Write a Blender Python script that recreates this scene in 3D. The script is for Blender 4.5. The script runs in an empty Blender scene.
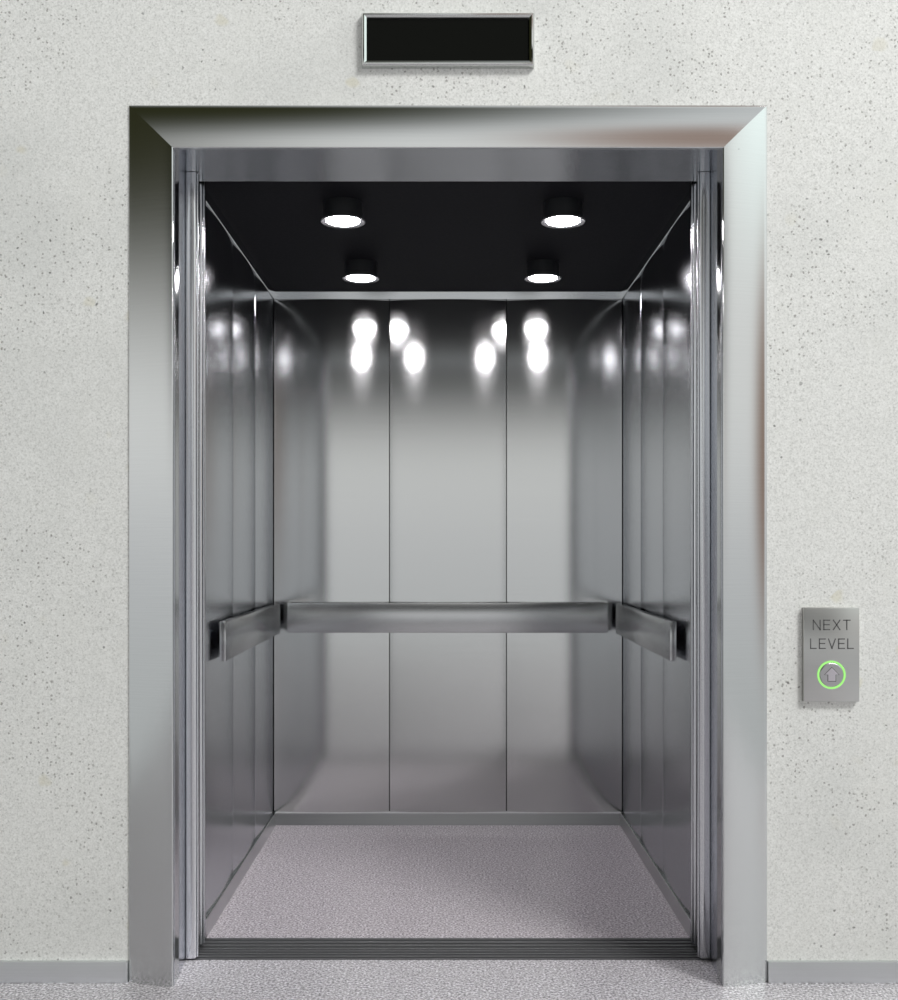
import bpy, bmesh, math
from mathutils import Vector

# ------------------------------------------------------------------ camera
S = bpy.context.scene
COL = S.collection
F_PX = 1100.0
cam = bpy.data.cameras.new('camera')
cam.sensor_width = 36.0
cam.lens = F_PX / 1000.0 * 36.0
cam.shift_x = 0.001
cam.shift_y = 0.047
camo = bpy.data.objects.new('camera', cam)
COL.objects.link(camo)
camo.location = (0, 0, 1.10)
camo.rotation_euler = (math.pi / 2, 0, 0)
S.camera = camo

# ------------------------------------------------------------------ exposure
S.view_settings.view_transform = 'Standard'
S.view_settings.look = 'None'
S.view_settings.exposure = 0.0
S.view_settings.gamma = 1.0
S.view_settings.use_curve_mapping = False
S.cycles.use_denoising = True
S.cycles.max_bounces = 14
S.cycles.glossy_bounces = 10
S.cycles.diffuse_bounces = 5
S.cycles.sample_clamp_indirect = 8.0

# ------------------------------------------------------------------ world: the lobby around the lift, as light
W = bpy.data.worlds.new('lobby')
S.world = W
W.use_nodes = True
wn, wl = W.node_tree.nodes, W.node_tree.links
wn.clear()
w_out = wn.new('ShaderNodeOutputWorld')
w_bg = wn.new('ShaderNodeBackground')
wl.new(w_bg.outputs[0], w_out.inputs[0])
tc = wn.new('ShaderNodeTexCoord')
nrm = wn.new('ShaderNodeVectorMath'); nrm.operation = 'NORMALIZE'
wl.new(tc.outputs['Generated'], nrm.inputs[0])
DIR = nrm.outputs[0]
sp = wn.new('ShaderNodeSeparateXYZ'); wl.new(DIR, sp.inputs[0])


def direction(az, el):
    """az: degrees to the right of the direction facing away from the lift; el: elevation"""
    a, e = math.radians(az), math.radians(el)
    return (math.sin(a) * math.cos(e), -math.cos(a) * math.cos(e), math.sin(e))


def w_mapr(sock, a, b, c=0.0, d=1.0):
    m = wn.new('ShaderNodeMapRange'); m.interpolation_type = 'SMOOTHSTEP'
    wl.new(sock, m.inputs['Value'])
    for k, v in zip(('From Min', 'From Max', 'To Min', 'To Max'), (a, b, c, d)):
        m.inputs[k].default_value = v
    return m.outputs[0]


def w_blob(az, el, r_in, r_out):
    d = wn.new('ShaderNodeVectorMath'); d.operation = 'DOT_PRODUCT'
    wl.new(DIR, d.inputs[0]); d.inputs[1].default_value = direction(az, el)
    return w_mapr(d.outputs['Value'], math.cos(math.radians(r_out)), math.cos(math.radians(r_in)))


def w_math(op, a, b):
    m = wn.new('ShaderNodeMath'); m.operation = op
    for i, v in enumerate((a, b)):
        if isinstance(v, (int, float)): m.inputs[i].default_value = v
        else: wl.new(v, m.inputs[i])
    return m.outputs[0]


def w_mix(fac, a, col, k=1.0):
    m = wn.new('ShaderNodeMix'); m.data_type = 'RGBA'
    wl.new(w_math('MULTIPLY', fac, k), m.inputs[0])
    wl.new(a, m.inputs[6]); m.inputs[7].default_value = (*col, 1)
    return m.outputs[2]


ramp = wn.new('ShaderNodeValToRGB')
zz = w_mapr(sp.outputs['Z'], -1, 1); wn.remove(zz.node)
zm = wn.new('ShaderNodeMath'); zm.operation = 'MULTIPLY_ADD'
wl.new(sp.outputs['Z'], zm.inputs[0]); zm.inputs[1].default_value = 0.5; zm.inputs[2].default_value = 0.5
wl.new(zm.outputs[0], ramp.inputs[0])
els = ramp.color_ramp.elements
els[0].position = 0.0; els[0].color = (0.30, 0.30, 0.32, 1)
els[1].position = 1.0; els[1].color = (0.62, 0.65, 0.66, 1)
for p, c in ((0.44, (0.54, 0.56, 0.56)), (0.50, (0.62, 0.63, 0.64)), (0.54, (0.80, 0.81, 0.80)), (0.70, (0.90, 0.90, 0.88))):
    e = els.new(p); e.color = (*c, 1)
col = ramp.outputs[0]
# the bright side of the lobby (right) and the dim one (upper left)
col = w_mix(w_math('MULTIPLY', w_mapr(sp.outputs['X'], 0.35, 0.8), w_mapr(sp.outputs['Z'], 0.2, 0.42)), col, (1.25, 1.42, 1.38))
col = w_mix(w_math('MULTIPLY', w_mapr(sp.outputs['X'], -0.02, -0.42), w_mapr(sp.outputs['Z'], 0.12, 0.30)), col, (0.030, 0.031, 0.014))
col = w_mix(w_blob(-35, 66, 6, 30), col, (0.03, 0.032, 0.014))
# dark band added to the world colour, darkens reflections high on the cab steel
band = w_math('MULTIPLY', w_mapr(sp.outputs['Z'], 0.105, 0.130), w_mapr(sp.outputs['Z'], 0.34, 0.29))
band = w_math('MULTIPLY', band, w_mapr(w_math('ABSOLUTE', sp.outputs['X'], 0), 0.57, 0.42))
band = w_math('MULTIPLY', band, w_mapr(sp.outputs['Y'], 0.0, -0.2))
col = w_mix(band, col, (0.004, 0.0045, 0.006))
# brown spots put into the world colour, to tint reflections in the steel
col = w_mix(w_blob(62, 5, 3, 13), col, (0.20, 0.10, 0.05), 0.85)
col = w_mix(w_blob(18, 41, 3, 12), col, (0.24, 0.12, 0.07), 0.75)
col = w_mix(w_blob(26, 4, 1, 6), col, (0.26, 0.15, 0.09), 0.65)
wl.new(col, w_bg.inputs[0])
w_bg.inputs[1].default_value = 1.08

LAMP_STRENGTH = 85.0

# added fill light to brighten the hall wall: soft, high up, to the right
def area_light(name, loc, aim, sx, sy, power, color):
    ld = bpy.data.lights.new(name, 'AREA'); ld.shape = 'RECTANGLE'
    ld.size, ld.size_y, ld.energy, ld.color = sx, sy, power, color
    lo = bpy.data.objects.new(name, ld); COL.objects.link(lo)
    lo.location = loc
    lo.rotation_euler = (Vector(aim) - Vector(loc)).to_track_quat('-Z', 'Y').to_euler()
    return lo


area_light('lobby_fill', (4.4, -1.6, 7.2), (0, 2.78, 1.2), 2.0, 1.6, 455, (1.0, 1.0, 0.99))

# ------------------------------------------------------------------ helpers
def tag(o, label=None, cat=None, group=None, kind=None):
    if label: o['label'] = label
    if cat: o['category'] = cat
    if group: o['group'] = group
    if kind: o['kind'] = kind
    return o


def empty(name, loc=(0, 0, 0)):
    o = bpy.data.objects.new(name, None)
    o.empty_display_size = 0.1
    o.location = loc
    COL.objects.link(o)
    return o


def link(name, bm, mat, parent=None, smooth=True, angle=35):
    """geometry is given in world coordinates; a parented mesh is moved into its parent's space"""
    if parent is not None:
        off = Vector(parent.location)
        pp = parent.parent
        while pp is not None:
            off += Vector(pp.location); pp = pp.parent
        bmesh.ops.translate(bm, verts=bm.verts, vec=-off)
    bmesh.ops.recalc_face_normals(bm, faces=bm.faces)
    me = bpy.data.meshes.new(name)
    bm.to_mesh(me); bm.free()
    if smooth:
        me.polygons.foreach_set('use_smooth', [True] * len(me.polygons))
        me.set_sharp_from_angle(angle=math.radians(angle))
    me.materials.append(mat)
    o = bpy.data.objects.new(name, me)
    COL.objects.link(o)
    if parent is not None: o.parent = parent
    return o


def add_box(bm, x0, x1, y0, y1, z0, z1, bev=0.0, seg=2):
    r = bmesh.ops.create_cube(bm, size=1.0)
    vs = r['verts']
    for v in vs:
        v.co.x = x0 + (v.co.x + .5) * (x1 - x0)
        v.co.y = y0 + (v.co.y + .5) * (y1 - y0)
        v.co.z = z0 + (v.co.z + .5) * (z1 - z0)
    if bev > 0:
        es = list({e for v in vs for e in v.link_edges})
        bmesh.ops.bevel(bm, geom=es, offset=bev, segments=seg, profile=0.5, affect='EDGES')
    return bm


def box(*a, **k):
    return add_box(bmesh.new(), *a, **k)


def sweep(bm, rings, closed_ring=True, cap=True):
    """rings: list of equally long lists of points"""
    vr = [[bm.verts.new(p) for p in r] for r in rings]
    n = len(vr[0])
    for a, b in zip(vr, vr[1:]):
        for i in range(n if closed_ring else n - 1):
            j = (i + 1) % n
            bm.faces.new((a[i], a[j], b[j], b[i]))
    if cap and closed_ring:
        bm.faces.new(vr[0]); bm.faces.new(list(reversed(vr[-1])))
    return bm


def lathe(bm, prof, cx, cy, n=64):
    """prof: (radius, z) from the centre out and back"""
    rings = []
    for r, z in prof:
        rings.append([bm.verts.new((cx + r * math.cos(2 * math.pi * i / n), cy + r * math.sin(2 * math.pi * i / n), z)) for i in range(n)])
    for a, b in zip(rings, rings[1:]):
        for i in range(n):
            j = (i + 1) % n
            bm.faces.new((a[i], a[j], b[j], b[i]))
    return rings


# ------------------------------------------------------------------ materials
def new_mat(name):
    m = bpy.data.materials.new(name); m.use_nodes = True
    return m, m.node_tree.nodes, m.node_tree.links, m.node_tree.nodes['Principled BSDF']


def steel(name, color=(0.60, 0.61, 0.62), rough=0.22, aniso=0.75, tangent=(0, 0, 1), grain=(3, 3, 420), grain_amt=0.02, sharp=None):
    """brushed stainless steel; tangent = the direction in which highlights are drawn out"""
    m, n, l, p = new_mat(name)
    n.remove(p)
    p = n.new('ShaderNodeBsdfAnisotropic'); p.distribution = 'BECKMANN'
    l.new(p.outputs[0], n['Material Output'].inputs[0])
    p.inputs['Color'].default_value = (*color, 1)
    p.inputs['Roughness'].default_value = rough
    p.inputs['Anisotropy'].default_value = -0.6 * aniso
    t = n.new('ShaderNodeCombineXYZ')
    for i in range(3): t.inputs[i].default_value = tangent[i]
    l.new(t.outputs[0], p.inputs['Tangent'])
    if grain_amt:
        tcn = n.new('ShaderNodeTexCoord')
        mp = n.new('ShaderNodeMapping'); mp.inputs['Scale'].default_value = grain
        nz = n.new('ShaderNodeTexNoise'); nz.inputs['Scale'].default_value = 1.0; nz.inputs['Detail'].default_value = 3
        l.new(tcn.outputs['Object'], mp.inputs[0]); l.new(mp.outputs[0], nz.inputs['Vector'])
        mr = n.new('ShaderNodeMapRange')
        mr.inputs['To Min'].default_value = rough - grain_amt; mr.inputs['To Max'].default_value = rough + grain_amt
        l.new(nz.outputs[0], mr.inputs[0]); l.new(mr.outputs[0], p.inputs['Roughness'])
        mx = n.new('ShaderNodeMix'); mx.data_type = 'RGBA'
        mx.inputs[6].default_value = (*[c * 0.96 for c in color], 1); mx.inputs[7].default_value = (*[min(1, c * 1.04) for c in color], 1)
        l.new(nz.outputs[0], mx.inputs[0]); l.new(mx.outputs[2], p.inputs['Color'])
    if sharp:
        # the polish under the brushing: a second, tighter lobe (share, roughness)
        q = n.new('ShaderNodeBsdfAnisotropic'); q.distribution = 'BECKMANN'
        q.inputs['Roughness'].default_value = sharp[1]
        q.inputs['Anisotropy'].default_value = -0.6 * sharp[2]
        l.new(t.outputs[0], q.inputs['Tangent'])
        if grain_amt: l.new(mx.outputs[2], q.inputs['Color'])
        ms = n.new('ShaderNodeMixShader'); ms.inputs[0].default_value = sharp[0]
        l.new(p.outputs[0], ms.inputs[1]); l.new(q.outputs[0], ms.inputs[2])
        l.new(ms.outputs[0], n['Material Output'].inputs[0])
    return m


def speckled(name, stops, scale, rough, coat=0.0, bump=0.0, patches=None, dots=()):
    """noise grain coloured by a ramp, plus sparse stones (voronoi) of their own colours"""
    m, n, l, p = new_mat(name)
    tcn = n.new('ShaderNodeTexCoord')
    P = tcn.outputs['Object']
    nz = n.new('ShaderNodeTexNoise'); nz.inputs['Scale'].default_value = scale
    nz.inputs['Detail'].default_value = 3; nz.inputs['Roughness'].default_value = 0.65
    l.new(P, nz.inputs['Vector'])
    r = n.new('ShaderNodeValToRGB'); l.new(nz.outputs[0], r.inputs[0])
    e = r.color_ramp.elements
    e[0].position, e[0].color = stops[0][0], (*stops[0][1], 1)
    e[1].position, e[1].color = stops[-1][0], (*stops[-1][1], 1)
    for pos, c in stops[1:-1]:
        k = e.new(pos); k.color = (*c, 1)
    c = r.outputs[0]

    def mixc(fac, a, colr):
        mx = n.new('ShaderNodeMix'); mx.data_type = 'RGBA'
        l.new(fac, mx.inputs[0]); l.new(a, mx.inputs[6]); mx.inputs[7].default_value = (*colr, 1)
        return mx.outputs[2]

    def mapr(s, a, b, lo=0.0, hi=1.0):
        q = n.new('ShaderNodeMapRange'); q.interpolation_type = 'SMOOTHSTEP'
        l.new(s, q.inputs[0])
        for kk, v in zip(('From Min', 'From Max', 'To Min', 'To Max'), (a, b, lo, hi)): q.inputs[kk].default_value = v
        return q.outputs[0]
    if patches:
        for sc, colr, amt, lo, hi in patches:
            z = n.new('ShaderNodeTexNoise'); z.inputs['Scale'].default_value = sc; z.inputs['Detail'].default_value = 4
            l.new(P, z.inputs['Vector'])
            c = mixc(mapr(z.outputs[0], lo, hi, 0, amt), c, colr)
    for sc, rad, share, colr, amt, cluster in dots:
        v = n.new('ShaderNodeTexVoronoi'); v.inputs['Scale'].default_value = sc
        dn = n.new('ShaderNodeTexNoise'); dn.inputs['Scale'].default_value = sc * 1.3; dn.inputs['Detail'].default_value = 1
        l.new(P, dn.inputs['Vector'])
        ad = n.new('ShaderNodeVectorMath'); ad.operation = 'MULTIPLY_ADD'
        l.new(dn.outputs['Color'], ad.inputs[0]); ad.inputs[1].default_value = (0.6 / sc,) * 3; l.new(P, ad.inputs[2])
        l.new(ad.outputs[0], v.inputs['Vector'])
        sepc = n.new('ShaderNodeSeparateColor'); l.new(v.outputs['Color'], sepc.inputs[0])
        pick = mapr(sepc.outputs[0], 1 - share, 1 - share * 0.7)
        near = mapr(v.outputs['Distance'], rad, rad * 0.45)
        mu = n.new('ShaderNodeMath'); mu.operation = 'MULTIPLY'; l.new(pick, mu.inputs[0]); l.new(near, mu.inputs[1])
        f = mu.outputs[0]
        if cluster:
            z = n.new('ShaderNodeTexNoise'); z.inputs['Scale'].default_value = cluster; z.inputs['Detail'].default_value = 2
            l.new(P, z.inputs['Vector'])
            mc = n.new('ShaderNodeMath'); mc.operation = 'MULTIPLY'
            l.new(f, mc.inputs[0]); l.new(mapr(z.outputs[0], 0.42, 0.62, 0.15, 1.0), mc.inputs[1]); f = mc.outputs[0]
        ma = n.new('ShaderNodeMath'); ma.operation = 'MULTIPLY'; l.new(f, ma.inputs[0]); ma.inputs[1].default_value = amt
        c = mixc(ma.outputs[0], c, colr)
    l.new(c, p.inputs['Base Color'])
    p.inputs['Roughness'].default_value = rough
    p.inputs['Coat Weight'].default_value = coat
    p.inputs['Coat Roughness'].default_value = 0.07
    if bump:
        b = n.new('ShaderNodeBump'); b.inputs['Strength'].default_value = bump; b.inputs['Distance'].default_value = 0.002
        l.new(nz.outputs[0], b.inputs['Height']); l.new(b.outputs[0], p.inputs['Normal'])
    return m


def plain(name, color, rough=0.5, metal=0.0, emit=None, strength=1.0, spec=0.5, noise=0.06):
    m, n, l, p = new_mat(name)
    p.inputs['Base Color'].default_value = (*color, 1)
    p.inputs['Roughness'].default_value = rough
    p.inputs['Metallic'].default_value = metal
    p.inputs['Specular IOR Level'].default_value = spec
    if emit:
        p.inputs['Emission Color'].default_value = (*emit, 1)
        p.inputs['Emission Strength'].default_value = strength
    elif noise:
        nz = n.new('ShaderNodeTexNoise'); nz.inputs['Scale'].default_value = 90
        mr = n.new('ShaderNodeMapRange'); mr.inputs['To Min'].default_value = max(0, rough - noise); mr.inputs['To Max'].default_value = min(1, rough + noise)
        tcn = n.new('ShaderNodeTexCoord'); l.new(tcn.outputs['Object'], nz.inputs['Vector'])
        l.new(nz.outputs[0], mr.inputs[0]); l.new(mr.outputs[0], p.inputs['Roughness'])
    return m


M_wall = speckled('cast_stone_wall',
                  [(0.30, (0.52, 0.52, 0.50)), (0.42, (0.70, 0.70, 0.675)), (0.55, (0.78, 0.78, 0.755)), (0.70, (0.88, 0.88, 0.86))],
                  230, 0.75, bump=0.12,
                  patches=[(2.3, (0.55, 0.56, 0.54), 0.35, 0.45, 0.75), (5.0, (0.74, 0.74, 0.70), 0.35, 0.5, 0.75)],
                  dots=[(95, 0.36, 0.42, (0.27, 0.26, 0.24), 0.8, 3.0),
                        (60, 0.24, 0.16, (0.12, 0.12, 0.11), 0.9, 2.5),
                        (18, 0.42, 0.07, (0.62, 0.58, 0.42), 0.5, 2.0)])
M_floor = speckled('granite_floor',
                   [(0.36, (0.14, 0.13, 0.14)), (0.46, (0.39, 0.37, 0.39)), (0.54, (0.55, 0.52, 0.55)), (0.64, (0.90, 0.87, 0.91))],
                   160, 0.42, coat=0.5,
                   dots=[(120, 0.42, 0.3, (0.95, 0.94, 0.96), 0.6, 0), (100, 0.40, 0.2, (0.08, 0.075, 0.08), 0.6, 0)])
M_cabfloor = speckled('cab_granite_floor',
                      [(0.36, (0.15, 0.13, 0.145)), (0.46, (0.36, 0.32, 0.345)), (0.54, (0.50, 0.455, 0.485)), (0.64, (0.82, 0.78, 0.82))],
                      160, 0.42, coat=0.45,
                      dots=[(120, 0.42, 0.3, (0.88, 0.85, 0.88), 0.55, 0), (100, 0.40, 0.2, (0.07, 0.06, 0.065), 0.55, 0)])
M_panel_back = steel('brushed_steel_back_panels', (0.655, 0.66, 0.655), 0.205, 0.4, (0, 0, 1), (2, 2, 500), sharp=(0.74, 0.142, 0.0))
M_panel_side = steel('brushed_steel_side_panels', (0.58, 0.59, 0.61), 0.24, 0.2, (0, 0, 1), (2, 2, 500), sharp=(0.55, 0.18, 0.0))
M_casing = steel('satin_steel_casing', (0.66, 0.67, 0.67), 0.18, 0.1, (0, 0, 1), (4, 4, 300), 0.01)
M_casing_head = steel('satin_steel_casing_head', (0.66, 0.67, 0.67), 0.18, 0.1, (1, 0, 0), (4, 4, 300), 0.01)
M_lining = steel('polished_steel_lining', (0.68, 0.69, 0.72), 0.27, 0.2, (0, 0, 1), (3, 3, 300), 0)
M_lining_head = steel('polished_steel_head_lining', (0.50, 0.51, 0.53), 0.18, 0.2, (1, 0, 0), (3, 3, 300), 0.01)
M_door = steel('steel_door_leaf', (0.68, 0.69, 0.71), 0.24, 0.3, (0, 0, 1), (3, 3, 300), 0)
M_rail = steel('satin_steel_rail', (0.56, 0.565, 0.57), 0.26, 0.3, (1, 0, 0), (2, 2, 400), 0.02)
M_trim = steel('bright_steel_trim', (0.68, 0.69, 0.70), 0.22, 0.3, (0, 1, 0), (3, 3, 200), 0.01)
M_skirt = steel('matt_steel_skirting', (0.36, 0.36, 0.37), 0.35, 0.0, (0, 1, 0), (3, 3, 200), 0.02)
M_lip = plain('light_lip_metal', (0.55, 0.55, 0.56), 0.5, 0.5)
M_skirt_side = steel('satin_steel_side_skirting', (0.66, 0.66, 0.67), 0.3, 0.0, (0, 1, 0), (3, 3, 200), 0.02)
M_base = steel('satin_steel_baseboard', (0.74, 0.76, 0.77), 0.45, 0.0, (1, 0, 0), (4, 4, 300), 0.02)
M_sill = plain('grooved_sill_metal', (0.13, 0.13, 0.135), 0.42, 0.4)
M_ceil = plain('black_ceiling_laminate', (0.015, 0.015, 0.0175), 0.6, 0.0, spec=0.03)
M_black = plain('black_lamp_body', (0.012, 0.013, 0.015), 0.45)
M_dark = plain('dark_joint_backing', (0.01, 0.01, 0.011), 0.6)
M_rim = plain('lamp_rim_grey', (0.05, 0.05, 0.052), 0.5)
M_lens = plain('lit_lamp_lens', (0.9, 0.9, 0.9), 0.4, emit=(1.0, 0.965, 1.0), strength=LAMP_STRENGTH)
M_screen = plain('black_display_glass', (0.003, 0.0035, 0.0025), 0.08, noise=0.0, spec=0.06)
M_chrome = steel('display_frame_steel', (0.62, 0.63, 0.62), 0.16, 0.2, (1, 0, 0), (60, 60, 60), 0.01)
M_plate = steel('call_plate_steel', (0.57, 0.57, 0.555), 0.34, 0.3, (1, 0, 0), (5, 5, 500), 0.03)
M_engrave = plain('engraved_dark_paint', (0.085, 0.085, 0.085), 0.6)
M_groove = plain('engraved_groove_grey', (0.17, 0.17, 0.17), 0.6)
M_ring = plain('lit_green_ring', (0.3, 0.7, 0.2), 0.4, emit=(0.26, 0.66, 0.13), strength=0.6)
M_button = steel('button_steel', (0.52, 0.51, 0.52), 0.34, 0.2, (1, 0, 0), (60, 60, 60), 0.02)
M_arrow = steel('arrow_inlay_steel', (0.70, 0.66, 0.71), 0.4, 0.0, (1, 0, 0), (60, 60, 60), 0.02)

# ------------------------------------------------------------------ structure: wall, floor, baseboards
YW = 2.785          # face of the hall wall
OX, OZ = 0.745, 2.155   # rough opening
bm = bmesh.new()
add_box(bm, -3.0, -OX, YW, YW + 0.13, 0, 3.1)
add_box(bm, OX, 3.0, YW, YW + 0.13, 0, 3.1)
add_box(bm, -OX, OX, YW, YW + 0.13, OZ, 3.1)
bmesh.ops.remove_doubles(bm, verts=bm.verts, dist=1e-5)
tag(link('wall_back', bm, M_wall, smooth=False), 'pale speckled stone wall around the lift opening', kind='structure')
tag(link('floor', box(-3.0, 3.0, -3.5, 2.93, -0.06, 0), M_floor, smooth=False), 'grey speckled granite lobby floor', kind='structure')
for sgn, nm in ((-1, 'baseboard_left'), (1, 'baseboard_right')):
    a, b = sorted((sgn * 0.808, sgn * 3.0))
    bm = box(a, b, YW - 0.012, YW, 0.0, 0.0540, bev=0.002)
    tag(link(nm, bm, M_base), 'grey metal baseboard ' + nm.split('_')[1] + ' of the lift', kind='structure')
# dark lift shaft round the cab (closes the gaps behind the doors)
bm = bmesh.new()
add_box(bm, -1.0, -0.98, YW + 0.14, 4.7, -0.3, 2.6)
add_box(bm, 0.98, 1.0, YW + 0.14, 4.7, -0.3, 2.6)
add_box(bm, -1.0, 1.0, 4.68, 4.7, -0.3, 2.6)
add_box(bm, -1.0, 1.0, YW + 0.14, 4.7, 2.6, 2.62)
add_box(bm, -1.0, 1.0, 2.94, 4.7, -0.32, -0.3)
tag(link('wall_shaft', bm, M_dark, smooth=False), 'dark shaft walls behind the lift doors', kind='structure')

# ------------------------------------------------------------------ door frame (casing + linings)
IX, IZ = 0.6875, 0.9975 + 1.10        # inner edge of casing
EX, EZ = 0.8075, 1.1235 + 1.10          # outer edge
frame = tag(empty('elevator_door_frame', (0, 2.78, 0)), 'wide mitred satin steel frame around the open lift doorway', 'door frame')


def casing_profile():
    """(t, y): t = 0 inner edge .. 1 outer edge, y forward of the wall; convex face"""
    pts = [(0.0, 2.81), (0.0, 2.7535), (0.006, 2.7505), (0.022, 2.7495)]
    # slope grows outward: angle from 4 deg to 38 deg
    n = 18; y = 2.7495; t = 0.022; wid = IXW
    for i in range(n):
        a = math.radians(8 + (TILT - 8) * ((i + .5) / n) ** 1.0)
        dt = (0.965 - 0.022) / n
        y += math.tan(a) * dt * wid
        t += dt
        pts.append((t, y))
    pts += [(0.985, y + 0.0005), (1.0, y + 0.003), (1.0, 2.81)]
    return pts


IXW = EX - IX
TILT = 22
prof = casing_profile()
PY = [p[1] for p in prof]
print('casing outer y', PY[-2])
for sgn in (-1, 1):
    lo = [(sgn * (IX + t * IXW), y, 0.0) for t, y in prof]
    hi = [(sgn * (IX + t * IXW), y, IZ + t * IXW) for t, y in prof]
    o = link('side_casing', sweep(bmesh.new(), [lo, hi]), M_casing, frame, angle=30)
l_ = [(-(IX + t * IXW), y, IZ + t * IXW) for t, y in prof]
r_ = [((IX + t * IXW), y, IZ + t * IXW) for t, y in prof]
link('head_casing', sweep(bmesh.new(), [l_, r_]), M_casing_head, frame, angle=30)
# linings of the reveal, from the casing back to the landing door
LX = 0.6982
for sgn in (-1, 1):
    p0, p1 = (sgn * (IX - 0.001), 2.7560), (sgn * LX, 2.926)
    ring = [(p0[0], p0[1]), (p1[0], p1[1]), (p1[0] + sgn * 0.03, p1[1]), (p0[0] + sgn * 0.03, p0[1] + 0.01)]
    link('side_lining', sweep(bmesh.new(), [[(x, y, 0.0) for x, y in ring], [(x, y, IZ + 0.02) for x, y in ring]]), M_lining, frame, smooth=False)
ring = [(2.756, IZ - 0.001), (2.998, IZ - 0.001), (2.998, IZ + 0.03), (2.766, IZ + 0.03)]
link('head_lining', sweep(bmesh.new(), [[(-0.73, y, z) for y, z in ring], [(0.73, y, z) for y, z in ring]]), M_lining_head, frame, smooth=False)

# ------------------------------------------------------------------ doors (slid open)
def leaf(name, sgn, y0, y1, inner, label, z0, z1, r, nose):
    """open door leaf, only its leading edge shows; leading edge rounded"""
    t = tag(empty(name, (sgn * (inner + 0.12), (y0 + y1) / 2, z0)), label, 'elevator door')
    n = 12
    ring = []
    for i in range(n + 1):                       # rounded nose, seen from the lobby
        a = math.pi * i / n
        ring.append((inner + nose / 2 + nose / 2 * math.cos(a), y0 + r - r * math.sin(a)))
    r2 = r * 0.6
    ring += [(inner + r2 - r2 * math.cos(math.pi / 2 * i / n), y1 - r2 + r2 * math.sin(math.pi / 2 * i / n)) for i in range(n + 1)]
    ring += [(inner + 0.24, y1), (inner + 0.24, y0 + r)]
    rings = []
    for z, ins in ((z0, 0.003), (z0 + 0.004, 0.0), (z1, 0.0)):
        rings.append([(sgn * (x + (ins if x < inner + 0.02 else 0)), y + (ins if y < y0 + 0.004 else (-ins if y > y1 - 0.004 else 0)), z) for x, y in ring])
    link('leaf', sweep(bmesh.new(), rings), M_door, t, angle=40)
    # raised edge bead that catches a thin highlight
    bx = bmesh.new()
    c = (inner - 0.0015, y0 + r + 0.004)
    pts = [(c[0] + 0.0028 * math.cos(a), c[1] + 0.0045 * math.sin(a)) for a in [2 * math.pi * k / 12 for k in range(12)]]
    sweep(bx, [[(sgn * x, y, z0 + 0.004) for x, y in pts], [(sgn * x, y, z1 - 0.002) for x, y in pts]])
    link('edge_strip', bx, M_door, t)
    return t


for sgn, side in ((-1, 'left'), (1, 'right')):
    leaf('landing_door', sgn, 2.919, 2.962, 0.668, 'outer lift door leaf slid open, rounded steel edge just inside the %s side of the frame' % side, 0.006, IZ - 0.002, 0.008, 0.030)
    leaf('cab_door', sgn, 3.008, 3.052, 0.671, 'inner lift door leaf slid open, thin steel edge beside the %s cab wall' % side, 0.010, 2.104, 0.008, 0.018)

# ------------------------------------------------------------------ sill
def grooved(x0, x1, y0, y1, z1, n, depth=0.006):
    pts = [(y0, -0.05), (y0, z1)]
    w = (y1 - y0) / (n + 0.5)
    for k in range(n):
        a = y0 + w * (k + 0.5)
        pts += [(a, z1), (a + 0.002, z1 - depth), (a + w * 0.42, z1 - depth), (a + w * 0.42 + 0.002, z1)]
    pts += [(y1, z1), (y1, -0.05)]
    return sweep(bmesh.new(), [[(x0, y, z) for y, z in pts], [(x1, y, z) for y, z in pts]])


s = tag(empty('elevator_door_sill', (0, 3.01, 0)), 'dark grooved metal sill across the threshold between lobby and lift floor', 'door sill')
link('landing_sill', grooved(-0.70, 0.70, 2.932, 3.000, 0.0005, 3, 0.013), M_sill, s, smooth=False)
link('cab_sill', grooved(-0.70, 0.70, 3.006, 3.094, 0.0005, 3, 0.013), M_sill, s, smooth=False)

# ------------------------------------------------------------------ cab
WX = 0.6934; YB = 4.372; HC = 2.11; Y0 = 3.14; YF = 3.095
cab = tag(empty('elevator_cab', (0, 3.75, 0)), 'open elevator cab lined with bowed brushed steel panels under a black ceiling', 'elevator cab')
bm = bmesh.new()
add_box(bm, -WX - 0.035, -WX - 0.014, YF - 0.03, YB + 0.035, 0.0, HC)
add_box(bm, WX + 0.014, WX + 0.035, YF - 0.03, YB + 0.035, 0.0, HC)
add_box(bm, -WX - 0.014, WX + 0.014, YB + 0.014, YB + 0.035, 0.0, HC)
link('shell', bm, M_dark, cab, smooth=False)
link('cab_floor', box(-WX - 0.035, WX + 0.035, YF, YB + 0.035, -0.05, 0.0), M_cabfloor, cab, smooth=False)
bm = box(-WX - 0.035, WX + 0.035, 3.03, YB + 0.035, HC, HC + 0.03)
link('cab_ceiling', bm, M_ceil, cab, smooth=False)

CZ0, CZ1 = 0.0471, 2.082     # bottom and top of the panels
ROLL = 0.006


def bowed(a0, a1, bow, z0, z1, depth=0.012, gap=0.0013):
    """cross-section of one bowed panel: list of (along, out) points, closed"""
    a0 += gap; a1 -= gap
    n = 28
    face = []
    L = a1 - a0
    for i in range(n + 1):
        u = i / n
        face.append((a0 + L * u, bow * (1 - (2 * u - 1) ** 2)))
    # folded edges
    e = 0.0012
    face[0] = (a0 + e, face[0][1]); face[-1] = (a1 - e, face[-1][1])
    pts = [(a0, -depth), (a0, -e)] + face + [(a1, -e), (a1, -depth)]
    return pts


def back_panel(x0, x1):
    pts = bowed(x0, x1, 0.012, 0, 0)
    rings = [[(a, YB - d, z) for a, d in pts] for z in (CZ0, CZ1)]
    return link('back_panel', sweep(bmesh.new(), rings), M_panel_back, cab, angle=30)


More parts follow.
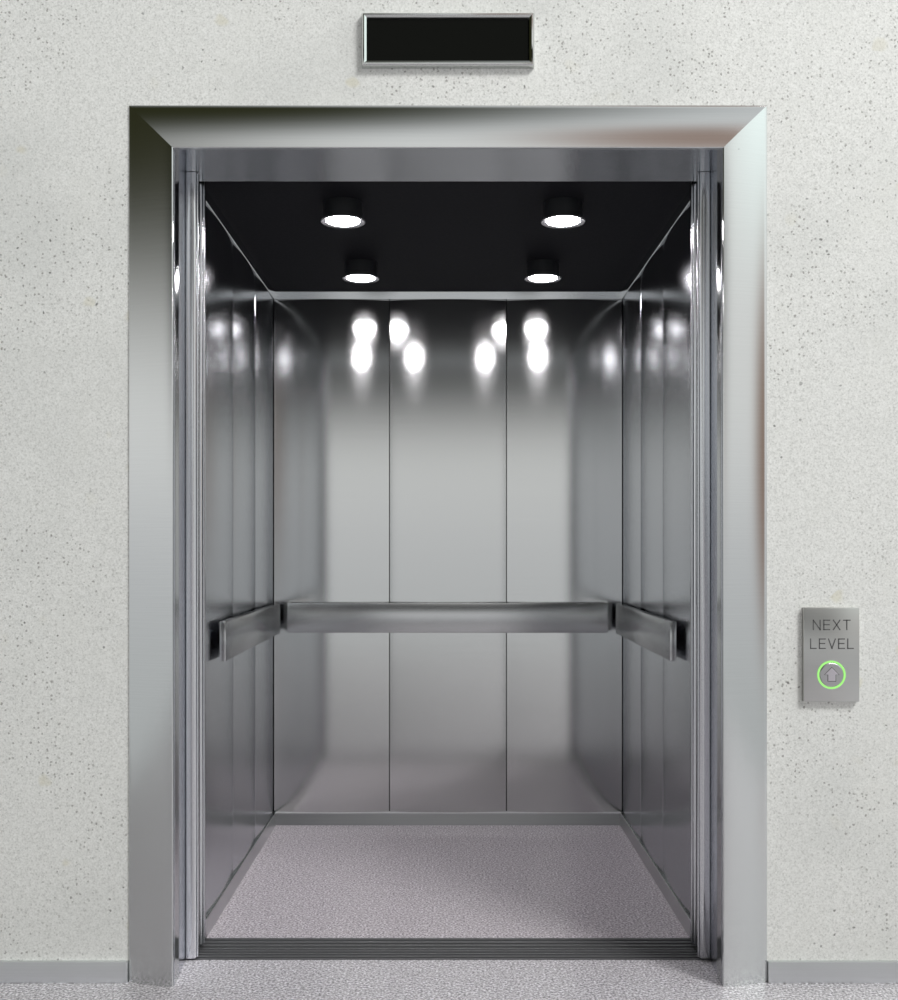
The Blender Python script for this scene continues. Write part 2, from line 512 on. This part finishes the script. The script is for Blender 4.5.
def side_panel(sgn, y0, y1, bow=0.005):
    pts = bowed(y0, y1, bow, 0, 0)
    rings = [[(sgn * (WX - d), a, z) for a, d in pts] for z in (CZ0, CZ1)]
    return link('side_panel', sweep(bmesh.new(), rings), M_panel_side, cab, angle=30)


back_panel(-WX, -0.2325); back_panel(-0.2325, 0.2325); back_panel(0.2325, WX)
for sgn in (-1, 1):
    side_panel(sgn, 3.14, 3.548); side_panel(sgn, 3.548, 3.955); side_panel(sgn, 3.955, YB)
    # narrow return beside the cab door
    pts = [(YF - 0.03, -0.012), (YF - 0.03, 0), (3.137, 0), (3.137, -0.012)]
    link('front_return', sweep(bmesh.new(), [[(sgn * (WX - d), a, z) for a, d in pts] for z in (CZ0, CZ1)]), M_panel_side, cab, smooth=False)


def skirting(top, c, lip, upper=False):
    """45-degree trim at floor (or ceiling): (out, z) section"""
    sg = -1 if upper else 1
    z0 = HC if upper else 0.0
    return [(-0.013, z0), (c, z0), (lip + 0.0015, z0 + sg * (top - 0.002)), (lip, z0 + sg * top), (-0.013, z0 + sg * top)]


def trim_run(name, section, kind_, sgn=0, mat=None):
    if kind_ == 'back':
        rings = [[(x, YB - d, z) for d, z in section] for x in (-WX, WX)]
    else:
        rings = [[(sgn * (WX - d), y, z) for d, z in section] for y in (YF + 0.001, YB)]
    return link(name, sweep(bmesh.new(), rings), mat or M_trim, cab, smooth=False)


trim_run('base_trim', skirting(0.0445, 0.024, 0.014), 'back', mat=M_skirt)
trim_run('ceiling_trim', [(-0.013, HC), (0.020, HC), (0.0145, 2.0825), (-0.013, 2.0825)], 'back')
trim_run('base_lip', [(-0.013, 0.0445), (0.015, 0.0445), (0.0162, 0.0457), (0.015, 0.047), (-0.013, 0.047)], 'back', mat=M_lip)
for sgn in (-1, 1):
    trim_run('base_lip', [(-0.013, 0.0445), (0.0075, 0.0445), (0.0087, 0.0457), (0.0075, 0.047), (-0.013, 0.047)], 'side', sgn)
    trim_run('base_trim', skirting(0.0445, 0.014, 0.007), 'side', sgn, M_skirt_side)
    trim_run('ceiling_trim', skirting(0.0285, 0.010, 0.005, True), 'side', sgn)

# ------------------------------------------------------------------ handrails
RT, RB_, RTH = 1.10 - 0.220, 1.10 - 0.337, 0.020


def rail(name, label, x0, x1, y0, y1, brackets):
    t = tag(empty(name, ((x0 + x1) / 2, (y0 + y1) / 2, RB_)), label, 'handrail', 'flat handrails inside the lift')
    link('rail_bar', box(x0, x1, y0, y1, RB_, RT, bev=0.0018, seg=2), M_rail, t, angle=40)
    for b in brackets:
        link('bracket', box(*b, RB_ + 0.04, RT - 0.04, bev=0.002), M_rail, t)
    return t


rail('handrail', 'flat steel handrail bar across the back wall of the lift', -0.632, 0.628, 4.318, 4.338,
     [(x - 0.02, x + 0.02, 4.3379, 4.3594) for x in (-0.5, 0.0, 0.5)])
for sgn, side in ((-1, 'left'), (1, 'right')):
    a, b = sorted((sgn * 0.655, sgn * 0.674))
    br = []
    for y in (3.7515, 4.1635):
        p, q = sorted((sgn * 0.6739, sgn * 0.6862))
        br.append((p, q, y - 0.02, y + 0.02))
    rail('handrail', 'flat steel handrail bar along the %s wall of the lift' % side, a, b, 3.245, 4.295, br)

# ------------------------------------------------------------------ ceiling lamps
def make_lamp(x, y, label):
    t = tag(empty('ceiling_light', (x, y, HC)), label, 'ceiling light', 'round ceiling lights in the lift')
    zb = 1.10 + 0.954
    R = 0.0575
    bm = bmesh.new()
    lathe(bm, [(0.0005, HC), (R, HC), (R + 0.0005, zb + 0.004), (R - 0.002, zb + 0.003), (0.0005, zb + 0.006)], x, y)
    link('housing', bm, M_black, t, angle=40)
    bm = bmesh.new()
    lathe(bm, [(R - 0.004, zb + 0.006), (0.063, zb + 0.006), (0.0655, zb + 0.003), (0.0640, zb - 0.0005), (0.0505, zb + 0.004), (R - 0.004, zb + 0.006)], x, y)
    link('rim', bm, M_rim, t, angle=40)
    bm = bmesh.new()
    prof = [(0.0505, zb + 0.004), (0.0490, zb + 0.0015), (0.042, zb - 0.0010), (0.030, zb - 0.0028), (0.015, zb - 0.004), (0.0005, zb - 0.0045)]
    lathe(bm, prof, x, y)
    link('lens', bm, M_lens, t)
    return t


make_lamp(-0.308, 3.23, 'lit round black ceiling lamp, front left one of four in the lift')


def copy_tree(o, parent=None):
    c = o.copy(); COL.objects.link(c); c.parent = parent
    for ch in [k for k in bpy.data.objects if k.parent == o]:
        copy_tree(ch, c)
    return c


lamp0 = [o for o in bpy.data.objects if o.name == 'ceiling_light'][0]
for x, y, w in ((0.338, 3.23, 'front right'), (-0.310, 3.915, 'rear left'), (0.338, 3.915, 'rear right')):
    c = copy_tree(lamp0)
    c.location = (x, y, HC)
    c['label'] = 'lit round black ceiling lamp, %s one of four in the lift' % w

# ------------------------------------------------------------------ floor indicator above the frame
def px(x, y, Y=2.766):
    """photo measurement on the wall plane -> metres"""
    return (x - 448) * Y / F_PX, 1.10 + (547 - y) * Y / F_PX


d = tag(empty('floor_indicator', (0, YW, px(0, 39)[1])), 'blank black display glass in a thin bright metal surround above the lift doorway', 'display')
x0, z1 = px(361.5, 12); x1, z0 = px(534.5, 65.5)
rings = []


def rect(x0, x1, z0, z1, y):
    return [(x0, y, z0), (x1, y, z0), (x1, y, z1), (x0, y, z1)]


def frame_rings(specs):
    return [rect(x0 + i, x1 - i, z0 + i, z1 - i, y) for i, y in specs]


bm = bmesh.new()
sweep(bm, frame_rings([(0.0, YW), (0.0, 2.773), (0.0012, 2.7685), (0.004, 2.7655), (0.007, 2.7645), (0.0125, 2.7675), (0.0155, 2.774), (0.0155, YW)]), cap=False)
link('frame', bm, M_chrome, d, angle=28)
link('screen', box(x0 + 0.0145, x1 - 0.0145, 2.7735, 2.779, z0 + 0.0145, z1 - 0.0145), M_screen, d, smooth=False)
link('backing', box(x0 + 0.010, x1 - 0.010, 2.779, YW, z0 + 0.010, z1 - 0.010), M_black, d, smooth=False)

# ------------------------------------------------------------------ call button plate
PYF = 2.770
cpl = tag(empty('call_button_panel', (px(831.5, 0)[0], YW, px(0, 655)[1])), 'steel call plate reading NEXT LEVEL with a green lit arrow button right of the lift', 'call panel')
k = PYF
x0, z1 = px(803.8, 607.5, k); x1, z0 = px(859.6, 701.8, k)
link('plate', box(x0, x1, PYF, YW, z0, z1, bev=0.0018, seg=2), M_plate, cpl)
# lettering built of thin strokes
GLY = {'N': [((0, 0), (0, 1)), ((0, 1), (.72, 0)), ((.72, 0), (.72, 1))],
       'E': [((0, 0), (0, 1)), ((0, 1), (.62, 1)), ((0, .52), (.56, .52)), ((0, 0), (.62, 0))],
       'X': [((0, 0), (.68, 1)), ((0, 1), (.68, 0))],
       'T': [((0, 1), (.68, 1)), ((.34, 1), (.34, 0))],
       'L': [((0, 1), (0, 0)), ((0, 0), (.58, 0))],
       'V': [((0, 1), (.36, 0)), ((.36, 0), (.72, 1))]}


def stroke(bm, p, q, w, y0, y1):
    p, q = Vector(p), Vector(q)
    dv = (q - p).normalized(); nv = Vector((-dv.y, dv.x)) * w / 2
    p, q = p - dv * w / 2, q + dv * w / 2
    ring = [p + nv, q + nv, q - nv, p - nv]
    sweep(bm, [[(v.x, y0, v.y) for v in ring], [(v.x, y1, v.y) for v in ring]])


def text(word, xa, xb, ya, yb):
    X0, Z1 = px(xa, ya, k); X1, Z0 = px(xb, yb, k)
    h = Z1 - Z0
    widths = [max(max(s[0][0], s[1][0]) for s in GLY[c]) * h for c in word]
    gap = ((X1 - X0) - sum(widths)) / (len(word) - 1)
    bm = bmesh.new(); x = X0
    for c, w in zip(word, widths):
        for a, b in GLY[c]:
            stroke(bm, (x + a[0] * h, Z0 + a[1] * h), (x + b[0] * h, Z0 + b[1] * h), 0.0027, PYF - 0.0006, PYF + 0.001)
        x += w + gap
    return bm


for word, a in (('NEXT', (813.3, 850.0, 620.2, 629.6)), ('LEVEL', (810.6, 853.2, 639.0, 648.4))):
    link('lettering', text(word, *a), M_engrave, cpl, smooth=False)
cx, cz = px(831.3, 674.8, k)


def disc_ring(bm, r0, r1, y0, y1, n=64):
    prof_ = [(r0, y1), (r0, y0), (r1, y0), (r1, y1)]
    rings = [[(cx + r * math.cos(2 * math.pi * i / n), y, cz + r * math.sin(2 * math.pi * i / n)) for i in range(n)] for r, y in prof_]
    return sweep(bm, rings, cap=False)


link('light_ring', disc_ring(bmesh.new(), 0.0308, 0.0358, PYF - 0.0018, PYF + 0.002), M_ring, cpl, angle=40)
bm = bmesh.new()
rr = [(0.0295, PYF + 0.001), (0.0295, PYF - 0.0025), (0.0280, PYF - 0.0035), (0.0270, PYF - 0.0035), (0.0005, PYF - 0.0035)]
sweep(bm, [[(cx + r * math.cos(2 * math.pi * i / 64), y, cz + r * math.sin(2 * math.pi * i / 64)) for i in range(64)] for r, y in rr], cap=False)
btn = link('button', bm, M_button, cpl, angle=40)
u = 0.0010
arrow = [(0, 18), (17, 1), (9, 1), (9, -15), (-9, -15), (-9, 1), (-17, 1)]


def arrow_mesh(pts, y0, y1, sc):
    bm = bmesh.new()
    a = [bm.verts.new((cx + p[0] * sc, y0, cz + p[1] * sc)) for p in pts]
    b = [bm.verts.new((cx + p[0] * sc, y1, cz + p[1] * sc)) for p in pts]
    bm.faces.new(a); bm.faces.new(list(reversed(b)))
    for i in range(len(pts)):
        j = (i + 1) % len(pts)
        bm.faces.new((a[i], b[i], b[j], a[j]))
    return bm


PB = PYF - 0.0035
outline = [(0, 20.5), (20, 0), (11, 0), (11, -17), (-11, -17), (-11, 0), (-20, 0)]
link('arrow_outline', arrow_mesh(outline, PB - 0.0004, PB + 0.0008, u), M_groove, cpl, smooth=False)
link('arrow', arrow_mesh(arrow, PB - 0.0010, PB + 0.0004, u), M_arrow, cpl, smooth=False)
